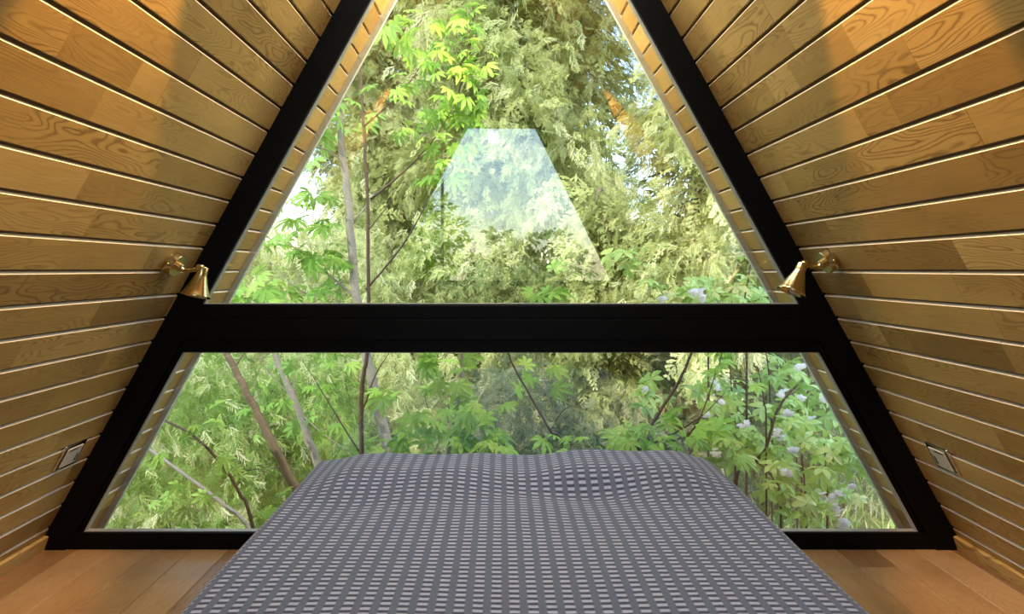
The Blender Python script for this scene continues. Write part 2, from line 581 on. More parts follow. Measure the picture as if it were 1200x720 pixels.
mb = MB()
h = ZB1 - ZB0
mb.prism(crossbar(ZB0, ZB1, 0, 0), D + 0.010, D + 0.040)
mb.prism(crossbar(ZB0 + h * 0.27, ZB0 + h * 0.69, 0, 0), D + 0.001, D + 0.012)
mb.prism(crossbar(ZB0 + h * 0.70, ZB1 - 0.004, 0, 0), D + 0.004, D + 0.012)
tag(bevel(mb.build('trim_9', M_BLACK), 0.002), 'wide black crossbeam between the two front windows', 'beam', kind='structure')
mb = MB()
mb.prism(crossbar(0.0, ZS, 0, 0), D + 0.006, D + 0.040)
tag(bevel(mb.build('trim_10', M_BLACK), 0.002), 'black sill beam along the floor under the front window', 'beam', kind='structure')


def ring_prism(mb, outer, inner, y0, y1):
    n = len(outer)
    v = [(x, y0, z) for x, z in outer] + [(x, y0, z) for x, z in inner] + [(x, y1, z) for x, z in outer] + [(x, y1, z) for x, z in inner]
    fs = []
    for i in range(n):
        j = (i + 1) % n
        fs.append((i, j, n + j, n + i))
        fs.append((2 * n + j, 2 * n + i, 3 * n + i, 3 * n + j))
        fs.append((n + i, n + j, 3 * n + j, 3 * n + i))
        fs.append((j, i, 2 * n + i, 2 * n + j))
    mb.add(v, fs)


def trapez(z0, z1, w, grow=0.0):
    """Opening between the rafters, grown by a distance (negative shrinks)."""
    gx = grow / CS
    a = wallx(z0 - grow) - w + gx
    b = wallx(z1 + grow) - w + gx
    return [(-a, z0 - grow), (a, z0 - grow), (b, z1 + grow), (-b, z1 + grow)]


def window(name, z0, z1, w, sash, label, turn=0.0):
    root = empty(name, (0, D + 0.033, z0))
    tag(root, label, 'window', kind='structure')
    full = trapez(z0, z1, w)
    sash_in = trapez(z0 + 0.001, z1 - 0.001, w + sash)
    if sash > 0.01:
        mb = MB()
        ring_prism(mb, trapez(z0, z1, w, 0.004), sash_in, D + 0.018, D + 0.042)
        bevel(mb.build('frame', M_BLACK, root), 0.002)
    mb = MB()
    ring_prism(mb, trapez(z0, z1, w + sash, 0.001), trapez(z0 + 0.0035, z1 - 0.0035, w + sash + 0.0045), D + 0.018, D + 0.044)
    mb.build('glazing_bead', M_BEAD, root)
    mb = MB()
    g = trapez(z0 + 0.002, z1 - 0.002, w + sash + 0.002)
    mb.prism(g, D + 0.029, D + 0.037)
    gl = mb.build('glass', M_GLASS, root)
    if turn:
        gl.rotation_euler.z = math.radians(turn)
        gl.location = root.location - Matrix.Rotation(math.radians(turn), 3, 'Z') @ root.location
    return root


window('window_1', ZB1, APEX - (FW + 0.02) / TAN, FW, 0.0, 'tall triangular upper window pane over the crossbeam', turn=0.5)
window('window_2', ZS, ZB0, FW, 0.026, 'long low trapezoid window pane under the crossbeam')

# rear gable: boarding with a trapezoid window, seen only as a reflection
hole = [(-1.08, 1.0), (1.17, 1.0), (0.41, 2.52), (-0.27, 2.52)]


def inset(poly, q):
    (a, b, c, d) = poly
    return [(a[0] + 1.6 * q, a[1] + q), (b[0] - 1.6 * q, b[1] + q), (c[0] - 0.6 * q, c[1] - q), (d[0] + 0.6 * q, d[1] - q)]


mb = MB()
ring_prism(mb, [(-wallx(0), 0.0), (wallx(0), 0.0), (0.002, APEX - 0.004), (-0.002, APEX - 0.004)], hole, BACK - 0.10, BACK)
tag(mb.build('wall_back', M_PLASTER), 'boarded rear gable behind the bed foot', 'wall', kind='structure')
root = tag(empty('window_3', (0, BACK - 0.03, 1.0)), 'trapezoid rear window mirrored in the upper pane', 'window', kind='structure')
mb = MB()
ring_prism(mb, inset(hole, -0.05), inset(hole, 0.012), BACK - 0.06, BACK + 0.012)
mb.box(-0.52, -0.495, BACK - 0.055, BACK + 0.005, 1.01, 2.0)
mb.build('frame', M_BLACK, root)
mb = MB()
mb.prism(inset(hole, 0.004), BACK - 0.032, BACK - 0.026)
mb.build('glass', M_GLASS, root)

# ------------------------------------------------------------------ bed and bedspread
BX0, BX1 = -0.712, 0.812
BY0, BY1 = 0.46, 2.50
BZ = 0.392


def smooth(a, b, x):
    t = np.clip((x - a) / (b - a), 0, 1)
    return t * t * (3 - 2 * t)


bed = empty('bed', (0.05, 1.48, 0), 'low double bed hidden under the grey woven bedspread', 'bed')
mb = MB().box(BX0 + 0.05, BX1 - 0.05, BY0 + 0.06, BY1 - 0.06, 0.0, 0.16)
bevel(mb.build('base', M_BEDWOOD, bed), 0.01)
mb = MB().box(BX0 + 0.03, BX1 - 0.03, BY0 + 0.04, BY1 - 0.04, 0.16, 0.335)
bevel(mb.build('mattress', M_MATTRESS, bed), 0.045, 4)


def cover_point(u, v):
    """u, v run in metres over the cloth, v along the bed from foot to head."""
    cx = (BX0 + BX1) / 2
    hw = (BX1 - BX0) / 2
    R = 0.055
    hem = 0.03
    x = u
    drop = 0.0
    flat = hw - R
    arc = R * math.pi / 2
    au = abs(u)
    sg = 1 if u >= 0 else -1
    if au <= flat:
        X, dz = u, 0.0
    elif au <= flat + arc:
        a = (au - flat) / R
        X, dz = sg * (flat + R * math.sin(a)), R * (1 - math.cos(a))
    else:
        X, dz = sg * (hw + 0.02 * min((au - flat - arc) / 0.3, 1)), R + (au - flat - arc)
    fl = BY1 - R
    if v <= fl:
        Y, dy = v, 0.0
    elif v <= fl + arc:
        a = (v - fl) / R
        Y, dy = fl + R * math.sin(a), R * (1 - math.cos(a))
    else:
        Y, dy = BY1, R + (v - fl - arc)
    ridge = smooth(1.98, 2.24, Y) * (1 - 0.55 * smooth(2.38, 2.50, Y))
    xl = X
    hl = math.exp(-((xl + 0.34) / 0.36) ** 4)
    hr = math.exp(-((xl - 0.42) / 0.33) ** 4)
    top = BZ + ridge * (0.022 * hl + 0.036 * hr + 0.027 * (1 - smooth(0.55, 0.74, abs(xl)))) * 1.0
    # hollow in front of the right pillow
    top -= 0.026 * math.exp(-((Y - 2.10) / 0.07) ** 2) * math.exp(-((xl - 0.20) / 0.24) ** 2)
    top += 0.004 * math.sin(X * 7 + Y * 3) * math.sin(Y * 5 + 1)
    top += 0.003 * math.sin(X * 17 - Y * 9) * smooth(1.6, 2.3, Y)
    drop = max(dz, dy) if (dz > R or dy > R) else math.hypot(dz, dy)
    if dz > R:
        X += sg * 0.010 * math.sin(Y * 13) * min((dz - R) / 0.2, 1)
    if dy > R:
        Y += 0.0
    z = top - drop
    if dz > R or dy > R:
        k = min(1.0, (max(dz, dy) - R) / (BZ - R))
        z = (top - R) * (1 - k) + (hem) * k
    return (X + cx, Y, max(z, hem))


hw = (BX1 - BX0) / 2
UL = hw - 0.055 + 0.055 * math.pi / 2 + (BZ - 0.055 - 0.03)
us = np.linspace(-UL, UL, 200)
vsx = np.linspace(BY0 + 0.0, BY1 - 0.055 + 0.055 * math.pi / 2 + (BZ - 0.055 - 0.03), 200)
verts = [cover_point(u, v) for v in vsx for u in us]
nu, nv = len(us), len(vsx)
faces = [(j * nu + i, j * nu + i + 1, (j + 1) * nu + i + 1, (j + 1) * nu + i) for j in range(nv - 1) for i in range(nu - 1)]
me = bpy.data.meshes.new('bedspread')
me.from_pydata(verts, [], faces)
uvl = me.uv_layers.new(name='UVMap')
lv = np.zeros(len(me.loops), np.int32)
me.loops.foreach_get('vertex_index', lv)
uvc = np.stack([us[lv % nu] + 2.0, vsx[lv // nu]], 1)
uvl.data.foreach_set('uv', uvc.astype(np.float32).ravel())
me.polygons.foreach_set('use_smooth', np.ones(len(faces), bool))
sp = link('bedspread', me, M_COVER)
so = sp.modifiers.new('thickness', 'SOLIDIFY')
so.thickness = 0.006
so.offset = -1
tag(sp, 'grey woven bedspread with small pale checks draped over the low bed', 'bedspread')

# ------------------------------------------------------------------ brass wall lamps


def on_wall(side, px, py, d=None):
    """Point of the sloping wall that is seen at a pixel."""
    du, dv = abs(px - CX) / F, (py - CY) / F
    t = (TAN * (APEX - EYE)) / (du - TAN * dv)
    return np.array([side * du * t, t, EYE - dv * t])


def wall_lamp(side, base_px, joint_px, neck_px, mouth_px, label):
    b = on_wall(side, *base_px)
    n = np.array([-side * CS, 0, -SN])
    root = empty('wall_lamp', tuple(b), label, 'wall lamp', 'brass wall lamps on the sloping boards')
    mb = MB()
    mb.lathe([(0.0, 0.0), (0.044, 0.0), (0.044, 0.033), (0.042, 0.036), (0.0, 0.036)], b, n, 40, smooth=False)
    bevel(mb.build('wall_mount', M_BRASS, root), 0.0012)
    mb = MB()
    mb.lathe([(0.0, 0.035), (0.017, 0.035), (0.017, 0.050), (0.015, 0.052), (0.0, 0.052)], b, n, 24, smooth=False)
    mb.build('collar', M_BRASS, root)
    sw = b + n * 0.018 + np.array([0, -1, 0]) * 0.041
    mb = MB()
    mb.lathe([(0.0, 0.0), (0.006, 0.0), (0.006, 0.010), (0.0035, 0.012), (0.0, 0.012)], sw, (0, -1, 0), 16)
    mb.build('switch_knob', M_BRASS, root)
    dj = b[1] - 0.03
    j = P(*joint_px, dj)
    k = P(*neck_px, dj)
    m = P(*mouth_px, dj - 0.004)
    mb = MB()
    mb.tube([b + n * 0.044, b + n * 0.07, (j + k) / 2 + np.array([0, 0, 0.0])], [0.0085] * 3, n=12, sub=6)
    mb.build('arm', M_BRASS, root)
    ax = m - k
    L = np.linalg.norm(ax)
    ax /= L
    mb = MB()
    mb.lathe([(0.0, -0.016), (0.011, -0.015), (0.015, -0.008), (0.015, 0.010), (0.0, 0.012)], (j + k) / 2, np.cross(ax, [0, 1, 0]) + 1e-6, 20)
    mb.build('knuckle', M_BRASS, root)
    R = 0.052
    prof = [(0.0, -0.002), (0.016, -0.001), (0.018, 0.002), (0.0182, 0.024), (0.0195, 0.032), (0.0255, 0.050), (0.034, 0.073), (0.044, L - 0.012), (R, L), (R - 0.0025, L), (0.043, L - 0.010), (0.031, 0.073), (0.0225, 0.05), (0.0155, 0.032), (0.0, 0.028)]
    mb = MB()
    mb.lathe(prof, k, ax, 40)
    sh = mb.build('lamp_shade', M_BRASS, root)
    mb = MB()
    mb.lathe([(0.0, 0.028), (0.012, 0.03), (0.012, 0.05), (0.019, 0.072), (0.023, 0.088), (0.018, 0.098), (0.0, 0.102)], k, ax, 24)
    mb.build('bulb', M_BULB, sh)
    return root


wall_lamp(-1, (199, 307), (231, 317), (238.5, 313), (229, 347), 'brass wall lamp with bell shade on the left boards beside the black rafter')
wall_lamp(1, (975, 303), (946, 311), (941, 309), (927, 343), 'brass wall lamp with bell shade on the right boards beside the black rafter')

# ------------------------------------------------------------------ wall sockets


def wall_socket(side, px, py, label):
    c = on_wall(side, px, py)
    n = np.array([-side * CS, 0, -SN])
    e = np.array([side * SN, 0, -CS])
    yv = np.array([0, 1.0, 0])
    root = empty('wall_socket', tuple(c), label, 'wall socket', 'chrome sockets in the boards')

    def slab(y0, y1, s0, s1, h0, h1, name, mat, parent, bev=0.001):
        mb = MB()
        v = [c + yv * y + e * s + n * h for h in (h0, h1) for s in (s0, s1) for y in (y0, y1)]
        fs = [(0, 2, 3, 1), (4, 5, 7, 6), (0, 1, 5, 4), (2, 6, 7, 3), (0, 4, 6, 2), (1, 3, 7, 5)]
        if side < 0:
            fs = [f[::-1] for f in fs]
        mb.add(v, fs)
        return bevel(mb.build(name, mat, parent), bev)

    pl = slab(-0.061, 0.061, -0.054, 0.054, -0.002, 0.009, 'face_plate', M_CHROME, root, 0.003)
    ins = slab(-0.036, 0.048, -0.037, 0.040, 0.0085, 0.0115, 'insert', M_SATIN, root)
    slab(-0.052, -0.043, -0.040, 0.040, 0.0085, 0.0098, 'dark_strip', M_SLOT, root, 0.0004)
    slab(-0.030, 0.016, -0.031, -0.026, 0.0112, 0.0122, 'slot', M_SLOT, ins, 0.0003)
    slab(0.030, 0.040, -0.004, 0.030, 0.0112, 0.0122, 'slot', M_SLOT, ins, 0.0003)
    return root


wall_socket(-1, 80.5, 533, 'chrome socket plate low in the left boards beside the lower window')
wall_socket(1, 1106, 537, 'chrome socket plate low in the right boards beside the lower window')

# ------------------------------------------------------------------ leaf patterns


def frond_pattern(seed, n=9, L=1.0, fat=1.0):
    """Flat feathery conifer spray: a midrib with side twigs that fork again."""
    r = np.random.default_rng(seed)
    vs, fs = [], []

    def blade(a, b, w, zt=0.0):
        a, b = np.array(a, float), np.array(b, float)
        d = b - a
        p = np.array([-d[1], d[0], 0])
        p = p / (np.linalg.norm(p) + 1e-9) * w * fat
        k = len(vs)
        m = a + d * 0.55
        vs.extend([a, m + p, b, m - p])
        fs.append((k, k + 1, k + 2, k + 3))

    curve = lambda t: np.array([0.06 * math.sin(t * 4), t * L, -0.22 * t * t])
    for i in range(3):
        blade(curve(i / 3), curve((i + 1) / 3), 0.018)
    for i in range(n):
        t = 0.10 + 0.86 * i / (n - 1)
        for s in (-1, 1):
            ln = (0.42 * (1 - t * 0.75)) * r.uniform(0.75, 1.2)
            b = curve(t)
            dirv = np.array([s * r.uniform(0.6, 0.95), r.uniform(0.55, 0.9), -r.uniform(0.0, 0.3)])
            dirv /= np.linalg.norm(dirv)
            tip = b + dirv * ln + np.array([0, 0, -0.12 * ln])
            blade(b, tip, 0.022)
            for u in (0.45, 0.75):
                q = b + (tip - b) * u
                d2 = dirv + np.array([-s * 0.5, 0.5, r.uniform(-0.2, 0.2)])
                d2 /= np.linalg.norm(d2)
                blade(q, q + d2 * ln * 0.38, 0.024)
    return np.array(vs), np.array(fs)


def leaflet(vs, fs, base, ang, L, W, droop=0.15, fold=0.12, tilt=0.0):
    d = np.array([math.sin(ang), math.cos(ang), 0])
    p = np.array([math.cos(ang), -math.sin(ang), 0])
    z = np.array([0, 0, 1.0])
    k = len(vs)
    prof = [(0.0, 0.04), (0.3, 0.62), (0.62, 1.0), (0.84, 0.62), (1.0, 0.02)]
    for t, w in prof:
        c = np.array(base) + d * (t * L) - z * (droop * L * t * t)
        vs.extend([c - p * (w * W) + z * fold * W * w, c, c + p * (w * W) + z * fold * W * w])
    for i in range(len(prof) - 1):
        a = k + 3 * i
        fs.append((a, a + 1, a + 4, a + 3))
        fs.append((a + 1, a + 2, a + 5, a + 4))


def palmate_pattern():
    vs, fs = [], []
    for a, l in ((0, 1.0), (0.62, 0.92), (-0.62, 0.92), (1.25, 0.7), (-1.25, 0.7), (1.95, 0.42), (-1.95, 0.42)):
        leaflet(vs, fs, (0, 0.02, 0), a, l, 0.135 * (0.7 + 0.3 * l), 0.30, 0.45)
    return np.array(vs), np.array(fs)


def whorl_pattern():
    vs, fs = [], []
    for i in range(6):
        leaflet(vs, fs, (0, 0, 0.02 * (i % 2)), i * 2 * math.pi / 6 + 0.2 * (i % 2), 1.0 if i % 2 else 0.82, 0.22, 0.35, 0.35)
    return np.array(vs), np.array(fs)


def single_leaf(W=0.2):
    vs, fs = [], []
    leaflet(vs, fs, (0, 0, 0), 0, 1.0, W, 0.25, 0.4)
    return np.array(vs), np.array(fs)


def strand_pattern(seed, n=7):
    """A short hanging shoot with narrow leaves on both sides."""
    r = np.random.default_rng(seed)
    vs, fs = [], []
    for i in range(n):
        t = i / n
        b = (0.04 * math.sin(t * 5), t, -0.25 * t * t)
        for s in (-1, 1):
            a = s * r.uniform(0.35, 1.0)
            ln = r.uniform(0.28, 0.45)
            d = np.array([math.sin(a), math.cos(a), -0.35])
            p = np.array([math.cos(a), -math.sin(a), 0.0]) * 0.028
            q = np.array(b)
            k = len(vs)
            vs.extend([q - p * 0.3, q + p * 0.3, q + d * ln * 0.55 + p, q + d * ln, q + d * ln * 0.55 - p])
            fs.append((k, k + 1, k + 2, k + 4))
            fs.append((k + 4, k + 2, k + 3, k + 3))
    fs = [f if f[2] != f[3] else (f[0], f[1], f[2], f[2]) for f in fs]
    # quads only: split the tips as thin quads
    vs = np.array(vs)
    out = []
    extra = []
    for f in fs:
        if f[2] == f[3]:
            extra.append(vs[f[2]] + np.array([0.004, 0.004, 0]))
            out.append((f[0], f[1], f[2], len(vs) + len(extra) - 1))
        else:
            out.append(f)
    return np.vstack([vs, np.array(extra)]), np.array(out)


UP = np.array([0, 0, 1.0])


def unit(a):
    return a / (np.linalg.norm(a, axis=-1, keepdims=True) + 1e-9)


# ------------------------------------------------------------------ conifers


def conifer(name, label, x, y, r, top, bottom, clumps, per, size, mat, seed, taper=1.0, lean=(0, 0), face_only=True, tone=0.5, squash=1.0, group=None, inner_size=2.1):
    g = np.random.default_rng(seed)
    root = empty(name, (x, y, GROUND), label, 'conifer', group)
    mb = MB()
    mb.tube([(x, y, GROUND - 0.1), (x + lean[0] * 0.4, y + lean[1] * 0.4, (GROUND + top) / 2), (x + lean[0], y + lean[1], top)], [0.16, 0.10, 0.02], n=10, wob=0.01)
    mb.build('trunk', M_BARKB, root)
    # clumps over the side of the crown that faces the house, and some behind
    h = g.random(clumps) ** 0.85
    z = bottom + (top - bottom) * h
    ang = g.uniform(-math.pi * 0.62, math.pi * 0.62, clumps) - math.pi / 2 if face_only else g.uniform(0, 2 * math.pi, clumps)
    prof = r * np.clip(1 - h * taper * 0.8, 0.08, 1) * (0.72 + 0.28 * np.sin(h * 19 + ang * 3)) * g.uniform(0.55, 1.05, clumps)
    out = np.stack([np.cos(ang), np.sin(ang) * squash, np.zeros(clumps)], 1)
    c = np.stack([x + lean[0] * h, y + lean[1] * h, z], 1) + out * prof[:, None]
    # each clump: sprays that fan out from a drooping bough
    ax0 = unit(out + g.normal(0, 0.35, (clumps, 3)) - UP * g.uniform(0.2, 0.9, (clumps, 1)))
    idx = np.repeat(np.arange(clumps), per)
    n = len(idx)
    t = g.random(n)
    pos = c[idx] + ax0[idx] * (t[:, None] - 0.5) * size * 2.6 + g.normal(0, size * 0.42, (n, 3)) - UP * (t[:, None] ** 2) * size * 0.9
    ax = unit(ax0[idx] + g.normal(0, 0.55, (n, 3)) - UP * 0.45)
    nr = unit(out[idx] * 0.8 + UP * 0.5 + g.normal(0, 0.6, (n, 3)))
    rot = frames(ax, nr)
    sc = size * g.uniform(0.65, 1.25, n)
    tn = np.clip(tone + 0.16 * g.normal(0, 1, clumps)[idx] + 0.14 * g.normal(0, 1, n), 0, 1)
    tv, tf = frond_pattern(seed)
    # broad inner sprays that close the crown behind the fine ones
    m = int(clumps * 7)
    ii = g.integers(0, clumps, m)
    ctr = np.stack([x + lean[0] * h, y + lean[1] * h, z], 1)[ii]
    pin = ctr + (c[ii] - ctr) * g.uniform(0.30, 0.80, (m, 1)) + g.normal(0, size * 0.5, (m, 3))
    rin = frames(unit(out[ii] + g.normal(0, 0.6, (m, 3)) - UP * 0.9), unit(out[ii] + g.normal(0, 0.4, (m, 3)) + UP * 0.2))
    bv, bf = frond_pattern(seed + 3, n=7, fat=1.9)
    nb, npt = len(bf), len(bv)
    fo = scatter('foliage', tv, tf, rot, pos, sc, tn, mat, root)
    inner = scatter('inner_foliage', bv, bf, rin, pin, size * inner_size * g.uniform(0.8, 1.3, m), np.clip(tone - 0.05 + 0.18 * g.normal(0, 1, m), 0, 1), mat, root)
    # boughs
    for k in range(6):
        i = int(g.integers(clumps))
        mb = MB()
        mb.tube([(x + lean[0] * h[i], y + lean[1] * h[i], z[i] + 0.15), (np.array([x, y, z[i]]) + c[i]) / 2 + UP * 0.1, c[i]], [0.035, 0.022, 0.008], n=6)
        mb.build('bough', M_BARKB, root)
    return root


GT = 'golden conifers beyond the front window'
conifer('golden_conifer_tree', 'tall golden conifer with hanging feathery sprays in the middle of the upper window', 0.35, 8.8, 2.4, 9.5, -0.6, 460, 34, 0.21, M_CONIFER, 11, taper=0.5, tone=0.55, group=GT)
conifer('golden_conifer_tree', 'nearest golden conifer with pale drooping tufts by the right edge of the upper window', 1.85, 5.9, 0.95, 4.4, 0.45, 130, 44, 0.145, M_CONIFER, 12, taper=0.6, tone=0.7, group=GT)
conifer('golden_conifer_tree', 'golden conifer behind the bright leafy saplings, left of the tallest one', -1.75, 10.2, 1.55, 6.2, -0.8, 250, 30, 0.23, M_CONIFER, 13, taper=0.7, tone=0.6, group=GT)
conifer('green_conifer_tree', 'dull green conifer standing behind the nearest golden one on the right', 3.9, 9.4, 2.3, 8.6, -0.8, 300, 30, 0.24, M_DARKCON, 14, taper=0.7, tone=0.6)
conifer('green_conifer_tree', 'far green conifer at the left edge of the upper window', -5.4, 11.0, 1.9, 4.4, -1.0, 150, 22, 0.36, M_DARKCON, 15, taper=0.6, tone=0.75)
GD = 'tall dark conifers far behind'
conifer('conifer_tree', 'far dark conifer directly behind the tallest golden one', 0.2, 14.5, 3.4, 13.5, 0.0, 170, 20, 0.42, M_DARKCON, 17, taper=0.35, tone=0.7, group=GD, inner_size=2.6)
conifer('conifer_tree', 'far dark conifer filling the right edge of the upper window', 5.6, 15.0, 3.4, 12.5, 0.0, 170, 20, 0.42, M_DARKCON, 18, taper=0.35, tone=0.6, group=GD, inner_size=2.6)
conifer('golden_conifer_tree', 'low golden conifer just above the crossbeam right of the middle', 0.95, 6.2, 0.75, 1.75, -0.3, 80, 40, 0.13, M_CONIFER, 16, taper=0.8, tone=0.5, group=GT)

# ------------------------------------------------------------------ saplings with hand-shaped leaves
PV, PF = palmate_pattern()


def leafy(parent, spots, mat, pat, size, seed, name='foliage', up=0.9, tone=0.5, tspread=0.2, droop=0.35):
    g = np.random.default_rng(seed)
    pos, ax, nr, tn = [], [], [], []
    for (x, y, d, n, spread) in spots:
        c = P(x, y, d)
        s = spread / F * d
        ct = tone + g.normal(0, tspread * 0.6)
        for _ in range(n):
            o = g.normal(0, 1, 3) * np.array([s, s * 0.8, s * 0.7])
            pos.append(c + o)
            dirv = o / (np.linalg.norm(o) + 1e-6) * 0.8 + g.normal(0, 0.5, 3)
            dirv[2] = dirv[2] * 0.5 - droop
            ax.append(dirv)
            nr.append(np.array([g.normal(0, 0.45), -0.55 + g.normal(0, 0.45), up]))
            tn.append(ct + g.normal(0, tspread))
    pos, ax, nr = np.array(pos), np.array(ax), np.array(nr)
    sc = size * g.uniform(0.6, 1.2, len(pos))
    return scatter(name, pat[0], pat[1], frames(ax, nr), pos, sc, np.clip(tn, 0, 1), mat, parent, smooth=True)


def pixel_path(pts, d):
    out = []
    for p in pts:
        out.append(P(p[0], p[1], p[2] if len(p) > 2 else d))
    return out


def sapling(name, label, cat, trunk, d, rad, bark, branches=(), spots=(), mat=None, size=0.12, seed=1, pat=None, tone=0.5, group=None, root_to_ground=True, **kw):
    path = pixel_path(trunk, d)
    if root_to_ground:
        b = path[0].copy()
        dirv = path[0] - path[1]
        dirv /= abs(dirv[2]) + 1e-6
        b = path[0] + dirv * (path[0][2] - GROUND) * 0.6
        b[2] = GROUND - 0.05
        path = [b] + path
    root = empty(name, (path[0][0], path[0][1], max(path[0][2], GROUND)), label, cat, group)
    k = len(path)
    rads = [rad * (1.1 - 0.6 * i / (k - 1)) for i in range(k)]
    MB().tube(path, rads, n=10, sub=6, wob=rad * 0.10).build('trunk', bark, root)
    for br in branches:
        bp = pixel_path(br[0], d)
        MB().tube(bp, [br[1] * (1 - 0.75 * i / (len(bp) - 1)) for i in range(len(bp))], n=7, sub=5, wob=br[1] * 0.15).build('branch', bark, root)
    if spots:
        leafy(root, [(s[0], s[1], s[2] if len(s) > 2 else d, s[3] if len(s) > 3 else 4, s[4] if len(s) > 4 else 14) for s in spots], mat or M_PALM, pat or (PV, PF), size, seed, tone=tone, **kw)
    return root


GS = 'leafy saplings close outside the window'
sapling('sapling', 'pale grey sapling trunk rising behind the crossbeam, hand-shaped leaves on its left', 'tree',
        [(457, 540), (443, 480), (430, 415), (418, 350), (409, 250), (400, 160), (393, 60), (388, -60)], 4.3, 0.036, M_BARKG,
        [([(418, 350), (385, 322), (345, 290), (300, 275)], 0.010), ([(409, 262), (424, 248), (440, 225)], 0.008),
         ([(404, 190), (380, 175), (352, 172)], 0.008), ([(402, 330), (360, 345), (310, 300)], 0.007), ([(395, 90), (420, 40), (450, 0)], 0.008)],
        [(352, 208, 4.1), (372, 232), (338, 246, 4.0), (360, 262), (385, 262), (330, 285), (362, 290, 4.2, 5), (392, 290), (345, 312), (322, 298, 3.9), (380, 312), (310, 322),
         (350, 335), (325, 342), (375, 342), (398, 322), (300, 338, 3.8), (290, 350, 3.7), (392, 135), (378, 150), (410, 148), (365, 168), (400, 120, 4.0, 3), (420, 30), (440, 15), (455, 45)],
        size=0.125, seed=21, tone=0.55, group=GS)
sapling('sapling', 'slender dark sapling stem crossing both windows left of the middle', 'tree',
        [(424, 540), (423, 480), (426, 440), (430, 415), (432, 350), (431, 250), (427, 160), (423, 95), (421, -20)], 3.7, 0.0135, M_BARKD,
        [([(424, 485), (440, 440), (462, 405)], 0.006), ([(423, 533), (399, 495), (375, 455), (354, 422)], 0.006), ([(434, 234), (472, 202), (505, 168), (535, 120)], 0.008), ([(427, 148), (470, 108), (500, 68)], 0.006),
         ([(432, 270), (455, 240), (462, 222)], 0.004), ([(429, 340), (470, 290), (500, 240), (530, 200)], 0.007), ([(535, 120), (548, 60), (545, -10)], 0.005)],
        [(545, 8), (528, 28), (555, 40), (540, 62), (560, 75), (548, 95, 3.7, 6), (525, 105), (562, 112, 3.7, 5), (538, 128, 3.7, 6), (555, 145, 3.7, 6), (520, 140), (540, 165, 3.7, 6), (525, 185, 3.7, 5),
         (512, 200), (498, 130), (478, 118), (500, 75), (490, 92), (455, 98), (468, 150), (520, 210), (505, 160), (535, 88), (550, 22), (478, 60), (470, 30), (500, 20), (515, 55)],
        size=0.095, seed=22, tone=0.48, group=GS)
sapling('sapling', 'thick brown sapling leaning to the left across the lower window', 'tree',
        [(366, 622), (345, 572), (312, 505), (286, 455), (263, 410), (236, 355)], 3.5, 0.028, M_BARKB,
        [([(275, 432), (282, 420), (292, 408)], 0.007), ([(340, 560), (322, 548), (300, 560)], 0.006)],
        [(250, 470, 3.3, 2), (215, 560, 3.3, 3), (188, 590, 3.3, 3), (262, 552, 3.3, 3), (290, 570, 3.4, 3), (310, 600, 3.3, 3), (340, 588, 3.3, 3), (235, 600, 3.2, 2), (340, 350, 3.6, 3), (298, 475, 3.6, 2)],
        size=0.075, seed=23, tone=0.55, group=GS)
sapling('sapling', 'mottled grey sapling leaning to the left behind the brown one in the lower window', 'tree',
        [(392, 610), (375, 552), (350, 480), (322, 416), (296, 350)], 4.1, 0.030, M_BARKG,
        [([(345, 468), (318, 440), (300, 412)], 0.006), ([(352, 485), (380, 510), (410, 530)], 0.006), ([(360, 510), (345, 450), (352, 405)], 0.006)],
        [(340, 430, 4.0, 3), (362, 425, 4.0, 3), (330, 470, 3.8, 3), (388, 450, 3.9, 4), (398, 425, 3.9, 4), (380, 480, 3.9, 4), (345, 505, 3.8, 3), (400, 500, 3.9, 4), (315, 500, 4.0, 3)],
        size=0.085, seed=24, tone=0.5, group=GS)
sapling('sapling', 'thin upright sapling with bright leaves above the middle of the bed', 'tree',
        [(526, 535), (535, 490), (540, 450), (542, 413), (543, 375)], 3.7, 0.014, M_BARKG,
        [([(540, 440), (548, 425), (562, 412)], 0.006), ([(533, 500), (560, 480), (582, 462)], 0.005), ([(537, 470), (515, 455), (500, 430)], 0.005)],
        [(515, 425, 3.7, 5), (530, 432, 3.7, 4), (498, 418), (556, 450, 3.6, 2), (512, 472, 3.8, 4), (490, 478), (478, 465), (585, 468, 3.5, 4), (570, 485, 3.5, 4), (558, 500, 3.5, 6), (590, 515, 3.4, 5), (545, 520, 3.4, 5), (515, 505, 3.6, 4),
         (530, 520, 3.5, 4), (480, 510, 3.7, 4), (575, 525, 3.4, 5), (460, 530, 3.6, 3), (500, 530, 3.5, 3)],
        size=0.115, seed=25, tone=0.55, group=GS)
sapling('sapling', 'bare twiggy sapling with few leaves beyond the dip of the bedspread', 'tree',
        [(668, 540), (645, 505), (622, 465), (600, 425), (585, 380)], 3.7, 0.009, M_BARKD,
        [([(645, 505), (662, 480), (690, 470)], 0.004)],
        [(650, 470, 3.6, 2), (625, 445, 3.8, 2), (612, 430, 3.8, 3), (672, 518, 3.4, 3), (700, 520, 3.4, 3), (640, 520, 3.4, 3), (660, 345, 3.9, 4, 20), (640, 350, 3.9, 3)],
        size=0.11, seed=26, tone=0.6, group=GS)
